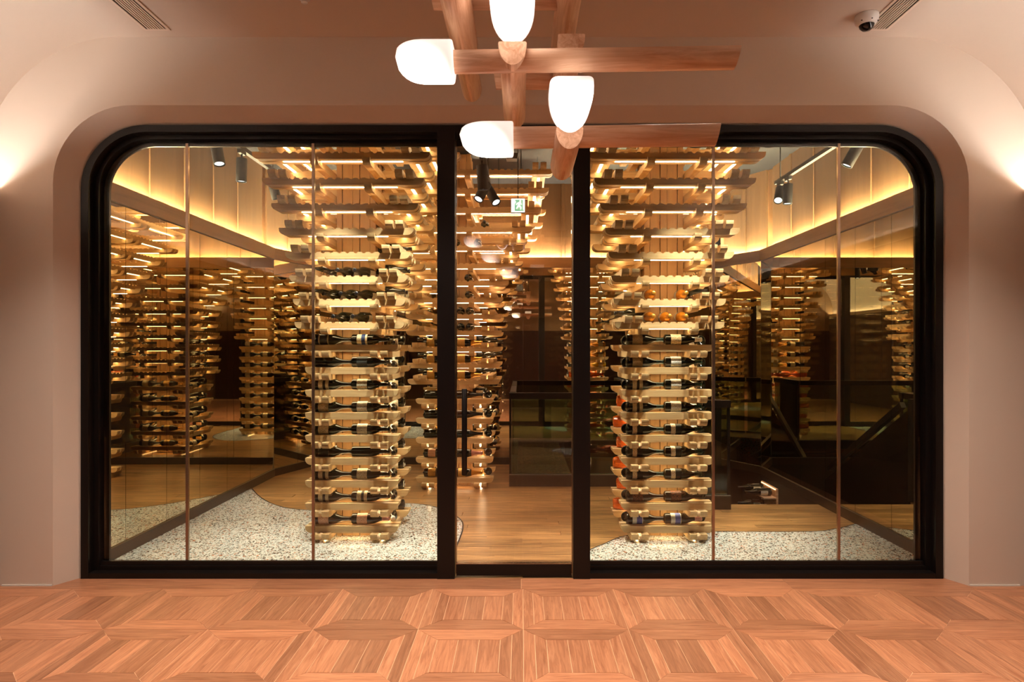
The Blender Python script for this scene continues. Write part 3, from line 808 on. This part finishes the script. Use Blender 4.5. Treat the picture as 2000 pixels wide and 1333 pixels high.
# ------------------------------------------------------------------ track lights in the cellar
def track(name_label, x, y0, y1, heads, z=3.12):
    t = tag(empty('ceiling_track', (x, (y0 + y1) / 2, z)), name_label, 'track')
    h = (y1 - y0) / 2
    obj('rail', box_me(-.018, .018, -h, h, 0, .034), 'black_metal', t)
    for yy in (-h + .1, h - .1):
        rod('suspension_rod', (0, yy, .034), (0, yy, ZK - z), .006, 'black_metal', t)
    return t
def spot_head(label, x, y, z, tilt_x, tilt_y, lit=True, power=None, cone=62, blend=.7):
    """cylinder head under a track; tilt in degrees about X and Y"""
    r = tag(empty('track_spotlight', (x, y, z)), label, 'spotlight', 'track spotlights')
    obj('adapter', cbox(.03, .10, .03), 'black_metal', r, (0, 0, -.016))
    rod('stem', (0, 0, -.03), (0, 0, -.075), .008, 'black_metal', r)
    b = obj('lamp_body', lathe_me([(-.19, .034), (-.192, .041), (-.186, .0425), (-.002, .0425), (0, .040), (0, 0)], 22, 'Z'), 'black_metal', r, (0, 0, -.065))
    b.rotation_euler = (math.radians(tilt_x), math.radians(tilt_y), 0)
    obj('lens', lathe_me([(-.181, 0), (-.181, .035)], 20, 'Z'), 'spot_lens' if lit else 'white_plastic', b)
    if lit:
        ld = bpy.data.lights.new('spot', 'SPOT'); ld.energy = power or P_TRACK; ld.spot_size = math.radians(cone); ld.spot_blend = blend
        ld.color = (1, .96, .89); ld.shadow_soft_size = .03
        lo = bpy.data.objects.new('spot_beam', ld); COL.objects.link(lo); lo.parent = b; lo.location = (0, 0, -.2)
    return r
track('black ceiling track along the left mirrored wall', -2.29, 4.40, 5.85, 3)
spot_head('black spotlight tilted toward the glass, nearest on the left track', -2.30, 4.70, 3.12, -10, -14)
spot_head('black spotlight hanging straight down on the left track', -2.29, 5.12, 3.12, 2, 2)
spot_head('black spotlight farthest along the left track, behind the tower beams', -2.29, 5.72, 3.12, 10, -12)
track('black ceiling track along the right mirrored wall', 2.53, 4.40, 6.2, 3)
spot_head('black spotlight tilted inward, nearest on the right track', 2.56, 4.72, 3.12, 12, 26)
spot_head('black spotlight hanging straight down at the end of the right track', 2.53, 5.92, 3.12, 0, 2)
spot_head('black spotlight with glaring lens tilted to the viewer, right track', 2.53, 6.1, 3.12, -35, 25)
for lab, x0, x1 in (('black ceiling track just inside the left glazing above the tower', -1.9, -.62), ('black ceiling track just inside the right glazing above the tower', .70, 2.0)):
    t = tag(empty('ceiling_track', ((x0 + x1) / 2, 4.31, 3.15)), lab, 'track'); h = (x1 - x0) / 2
    obj('rail', box_me(-h, h, -.018, .018, 0, .034), 'black_metal', t)
    for xx in (-h + .1, h - .1): rod('suspension_rod', (xx, 0, .034), (xx, 0, ZK - 3.15), .006, 'black_metal', t)
spot_head('black spotlight peeking below the frame over the middle of the left tower', -1.41, 4.31, 3.15, 9, -2, power=P_FRONT, cone=60, blend=1.0)
spot_head('black spotlight peeking below the frame beside the left door post', -.70, 4.31, 3.15, 9, 15, power=P_FRONT, cone=60, blend=1.0)
spot_head('black spotlight peeking below the frame over the middle of the right tower', 1.22, 4.31, 3.15, 9, 2, power=P_FRONT, cone=60, blend=1.0)
spot_head('black spotlight peeking below the frame at the right of the right tower', 1.75, 4.31, 3.15, 9, 15, power=P_FRONT, cone=60, blend=1.0)
track('black ceiling track between the two front towers behind the door', -.30, 4.45, 5.78, 3, 3.0)
spot_head('black spotlight pointing down, nearest on the track behind the door', -.31, 4.90, 3.0, 6, -3)
spot_head('black spotlight turned left in the pair behind the door', -.30, 5.46, 3.0, -26, 24)
spot_head('black spotlight turned right in the pair behind the door', -.30, 5.60, 3.0, -26, -28)
cs = tag(empty('ceiling_sensor', (-.08, 5.35, 3.16)), 'small grey sensor box hanging from the dark cellar ceiling', 'sensor')
obj('sensor_stem', cbox(.02, .02, ZK - 3.16), 'black_metal', cs, (0, 0, (ZK - 3.16) / 2))
obj('sensor_body', prism_me([(-.055, 0), (.055, 0), (.045, -.05), (-.045, -.05)], -.045, .045, 'Y'), 'stone_grey', cs)
ex = tag(empty('exit_sign', (-.03, 5.83, 2.765)), 'green and white exit sign behind the rear tower beams', 'sign')
obj('sign_box', cbox(.132, .03, .132), 'black_metal', ex, (0, .02, .066))
obj('sign_face', cbox(.128, .004, .128), 'exit_white', ex, (0, .003, .066))
obj('sign_hanger', cbox(.008, .008, ZK - 2.897), 'black_metal', ex, (0, .02, .132 + (ZK - 2.897) / 2))
P2 = [('running_figure', [(-.005, .115), (.018, .115), (.034, .085), (.022, .08), (.012, .096), (.006, .072), (.03, .052), (.022, .02), (.008, .022), (.014, .045), (-.01, .058), (-.03, .03), (-.042, .036), (-.022, .07), (-.012, .09), (-.028, .09), (-.034, .076), (-.044, .08), (-.034, .102)]),
      ('figure_head', [(.012 + .011 * math.cos(k * PI / 5), .13 + .011 * math.sin(k * PI / 5)) for k in range(10)]),
      ('door_panel', [(.045, .02), (.07, .02), (.07, .145), (.045, .145)]), ('arrow', [(-.072, .115), (-.05, .135), (-.05, .122), (-.04, .122), (-.04, .108), (-.05, .108), (-.05, .095)])]
obj('green_field', box_me(-.030, .055, -.003, .001, .014, .118), 'exit_green', ex)
for nm, p in P2: obj(nm, prism_me([(q[0] * .75 + .012, q[1] * .75 + .01) for q in p], -.006, -.003, 'Y'), 'exit_white', ex)

# ------------------------------------------------------------------ foyer ceiling fittings
def vent(label, x0, x1, y1, L=1.6):
    v = tag(empty('slot_diffuser', ((x0 + x1) / 2, y1 - L / 2, ZC)), label, 'air vent')
    w_ = (x1 - x0) / 2; h = L / 2
    for (a, b, c, d) in ((-w_, -w_ + .018, -h, h), (w_ - .018, w_, -h, h), (-w_ + .018, w_ - .018, h - .018, h), (-w_ + .018, w_ - .018, -h, -h + .018)):
        obj('vent_frame', box_me(a, b, c, d, -.006, .0), 'vent_white', v)
    obj('plenum', box_me(-w_ + .018, w_ - .018, -h + .018, h - .018, -.001, .0), 'slot_dark', v)
    n = 8; g = (2 * w_ - .036) / n
    for i in range(1, n):
        xx = -w_ + .018 + g * i; obj('vent_slat', box_me(xx - g * .25, xx + g * .25, -h + .018, h - .018, -.005, -.001), 'vent_white', v)
    return v
vent('slotted air vent in the ceiling at the top left', -2.315, -2.155, 3.845)
vent('slotted air vent in the ceiling at the top right beside the camera', 2.095, 2.255, 3.845)
cmr = tag(empty('dome_camera', (2.035, 3.68, ZC)), 'white security dome camera on the ceiling beside the right air vent', 'camera')
obj('housing', lathe_me([(0, 0), (0, .064), (-.012, .066), (-.040, .062), (-.058, .046), (-.058, 0)], 26, 'Z'), 'white_plastic', cmr)
dm = obj('dome', lathe_me([(-.055, .043), (-.072, .038), (-.086, .024), (-.091, 0)], 22, 'Z'), 'camera_dome', cmr)
dm.rotation_euler = (0, 0, 0)
for k in range(3):
    a = PI * (1.2 + .3 * k); obj('housing_screw', cyl_me(.004, .004, 8), 'slot_dark', cmr, (.058 * math.cos(a), .058 * math.sin(a), -.048))
spk = tag(empty('sprinkler', ((595 - 1018) / 348, 3.50, ZC)), 'small chrome sprinkler head at the top edge of the ceiling', 'sprinkler')
obj('escutcheon', lathe_me([(0, 0), (0, .032), (-.006, .030), (-.008, 0)], 20, 'Z'), 'white_plastic', spk)
obj('sprinkler_head', lathe_me([(-.006, .012), (-.02, .010), (-.022, .018), (-.025, .018), (-.026, 0)], 14, 'Z'), 'white_plastic', spk)
for i, (x, y) in enumerate(((-2.25, 2.75), (2.15, 2.75), (-1.0, 2.95), (1.05, 2.95), (-1.1, -1.2), (1.0, -1.2))):
    d = tag(empty('recessed_downlight', (x, y, ZC)), ['outer left front', 'outer right front', 'inner left front', 'inner right front', 'left rear', 'right rear'][i] + ' recessed downlight in the foyer ceiling above the camera', 'downlight', 'recessed downlights')
    obj('trim_ring', lathe_me([(0, .05), (-.005, .052), (-.005, .040), (0, .038)], 22, 'Z'), 'white_plastic', d)
    obj('lens', lathe_me([(-.001, 0), (-.001, .039)], 20, 'Z'), 'spot_lens', d)
    ld = bpy.data.lights.new('down', 'SPOT'); ld.energy = P_DOWN * (1.0 if y > 0 else .35); ld.spot_size = math.radians(95); ld.spot_blend = .8; ld.color = (1, .88, .77); ld.shadow_soft_size = .04
    lo = bpy.data.objects.new('down_beam', ld); COL.objects.link(lo); lo.parent = d; lo.location = (0, 0, -.01)

# ------------------------------------------------------------------ the timber chandelier
ch = tag(empty('timber_chandelier', (.1, 2.1, 2.2)), 'chandelier of crossed half-round timber beams with frosted glass lamp ends', 'chandelier')
CO = Vector((.1, 2.1, 2.2))
def dsec(w, h, n=12, flat=.10):
    """half-round section, flat side up; top at z=0"""
    p = [(-w / 2, -h * flat * .4), (-w / 2 + .004, 0), (w / 2 - .004, 0), (w / 2, -h * flat * .4)]
    p += [(w / 2 * math.cos(a), -h * .12 - h * .88 * math.sin(a)) for a in [PI * (i + 1) / (n + 1) for i in range(n)]]
    return p
def cbeam(p0, p1, ztop, w=.088, h=.068):
    """beam between two plan points, top face at ztop"""
    a, b = Vector((*p0, ztop)), Vector((*p1, ztop)); d = b - a; L = d.length
    sec = dsec(w, h); n = len(sec); r = .010
    v = []; f = []
    # ends cut slightly under, like a ship's bow
    for (t, k) in ((-L / 2, 0), (L / 2, 1)):
        for (yy, zz) in sec:
            cut = r * (abs(zz) / h)
            v.append((t + (cut if k == 0 else -cut), yy, zz))
    f += [tuple(range(n)), tuple(range(2 * n - 1, n - 1, -1))] + [(i, n + i, n + (i + 1) % n, (i + 1) % n) for i in range(n)]
    me = mesh(v, f)
    import bmesh
    bm = bmesh.new(); bm.from_mesh(me); bmesh.ops.recalc_face_normals(bm, faces=bm.faces); bm.to_mesh(me); bm.free()
    for p in me.polygons: p.use_smooth = len(p.vertices) == 4 and abs(p.normal.z) < .98
    obj('timber_beam', me, 'lamp_wood', ch, (a + b) / 2 - CO, (0, 0, math.atan2(d.y, d.x)))
def shade(p0, ang, ztop, L=.19, w=.138, h=.128):
    """frosted capsule with a half-round section; p0 is where it meets the beam, ang its outward direction"""
    sec0 = dsec(1, 1, 16, .3); n = len(sec0); v = []; f = []
    K = 16; rings = []
    ts = [(0, .86), (.01, .96), (.03, 1.0)] + [(.03 + (1 - .03) * i / K, None) for i in range(1, K + 1)]
    for (t, s) in ts:
        if s is None:
            u = max(0, (t - .42) / .58); s = max(.0, 1 - u ** 2.6) ** .5 if t < 1 else .03
            s = max(s, .03)
        drop = (1 - s) * h * .22
        for (yy, zz) in sec0: v.append((t * L, yy * w * s, zz * h * s - drop))
    m_ = len(ts)
    for j in range(m_ - 1):
        for i in range(n): f.append((j * n + i, j * n + (i + 1) % n, (j + 1) * n + (i + 1) % n, (j + 1) * n + i))
    f += [tuple(range(n - 1, -1, -1)), tuple(range((m_ - 1) * n, m_ * n))]
    me = mesh(v, f, True)
    import bmesh
    bm = bmesh.new(); bm.from_mesh(me); bmesh.ops.recalc_face_normals(bm, faces=bm.faces); bm.to_mesh(me); bm.free()
    obj('glass_shade', me, 'lamp_glass', ch, Vector((*p0, ztop)) - CO, (0, 0, ang))
# beams across (x) with a lamp at the left end, and beams along (y) with a lamp at the near end
cbeam((-.23, 2.0), (.682, 1.97), 2.436, h=.056); shade((-.213, 2.0), PI, 2.456, h=.108)
cbeam((-.045, 2.2), (.683, 2.17), 2.266, h=.064); shade((-.027, 2.2), PI, 2.275, h=.102)
cbeam((-.42, 1.80), (.50, 1.77), 2.632); shade((-.405, 1.80), PI, 2.64, h=.108)
cbeam((-.027, 1.93), (-.027, 2.52), 2.448); shade((-.027, 1.955), -PI / 2, 2.575, L=.185)
cbeam((.157, 2.02), (.157, 2.42), 2.215); shade((.157, 2.035), -PI / 2, 2.325, L=.185)
cbeam((-.20, 1.72), (-.20, 2.25), 2.60); shade((-.20, 1.74), -PI / 2, 2.66, L=.185)
cbeam((-.232, 1.30), (-.222, 2.82), 2.675)
cbeam((.163, 1.30), (.163, 2.72), 2.715)
cbeam((.164, 2.03), (.164, 2.58), 2.522)
cbeam((-.105, 2.37), (.12, 2.37), 2.55)
cbeam((-.315, 2.17), (.16, 2.17), 2.745)
for (x, y, z) in ((-.228, 1.9, 2.675), (.163, 1.9, 2.715)):
    rod('suspension_rod', Vector((x, y, z)) - CO, Vector((x, y, ZC)) - CO, .006, 'black_metal', ch)
    obj('ceiling_cup', cyl_me(.035, .03), 'white_plastic', ch, Vector((x, y, ZC - .03)) - CO)
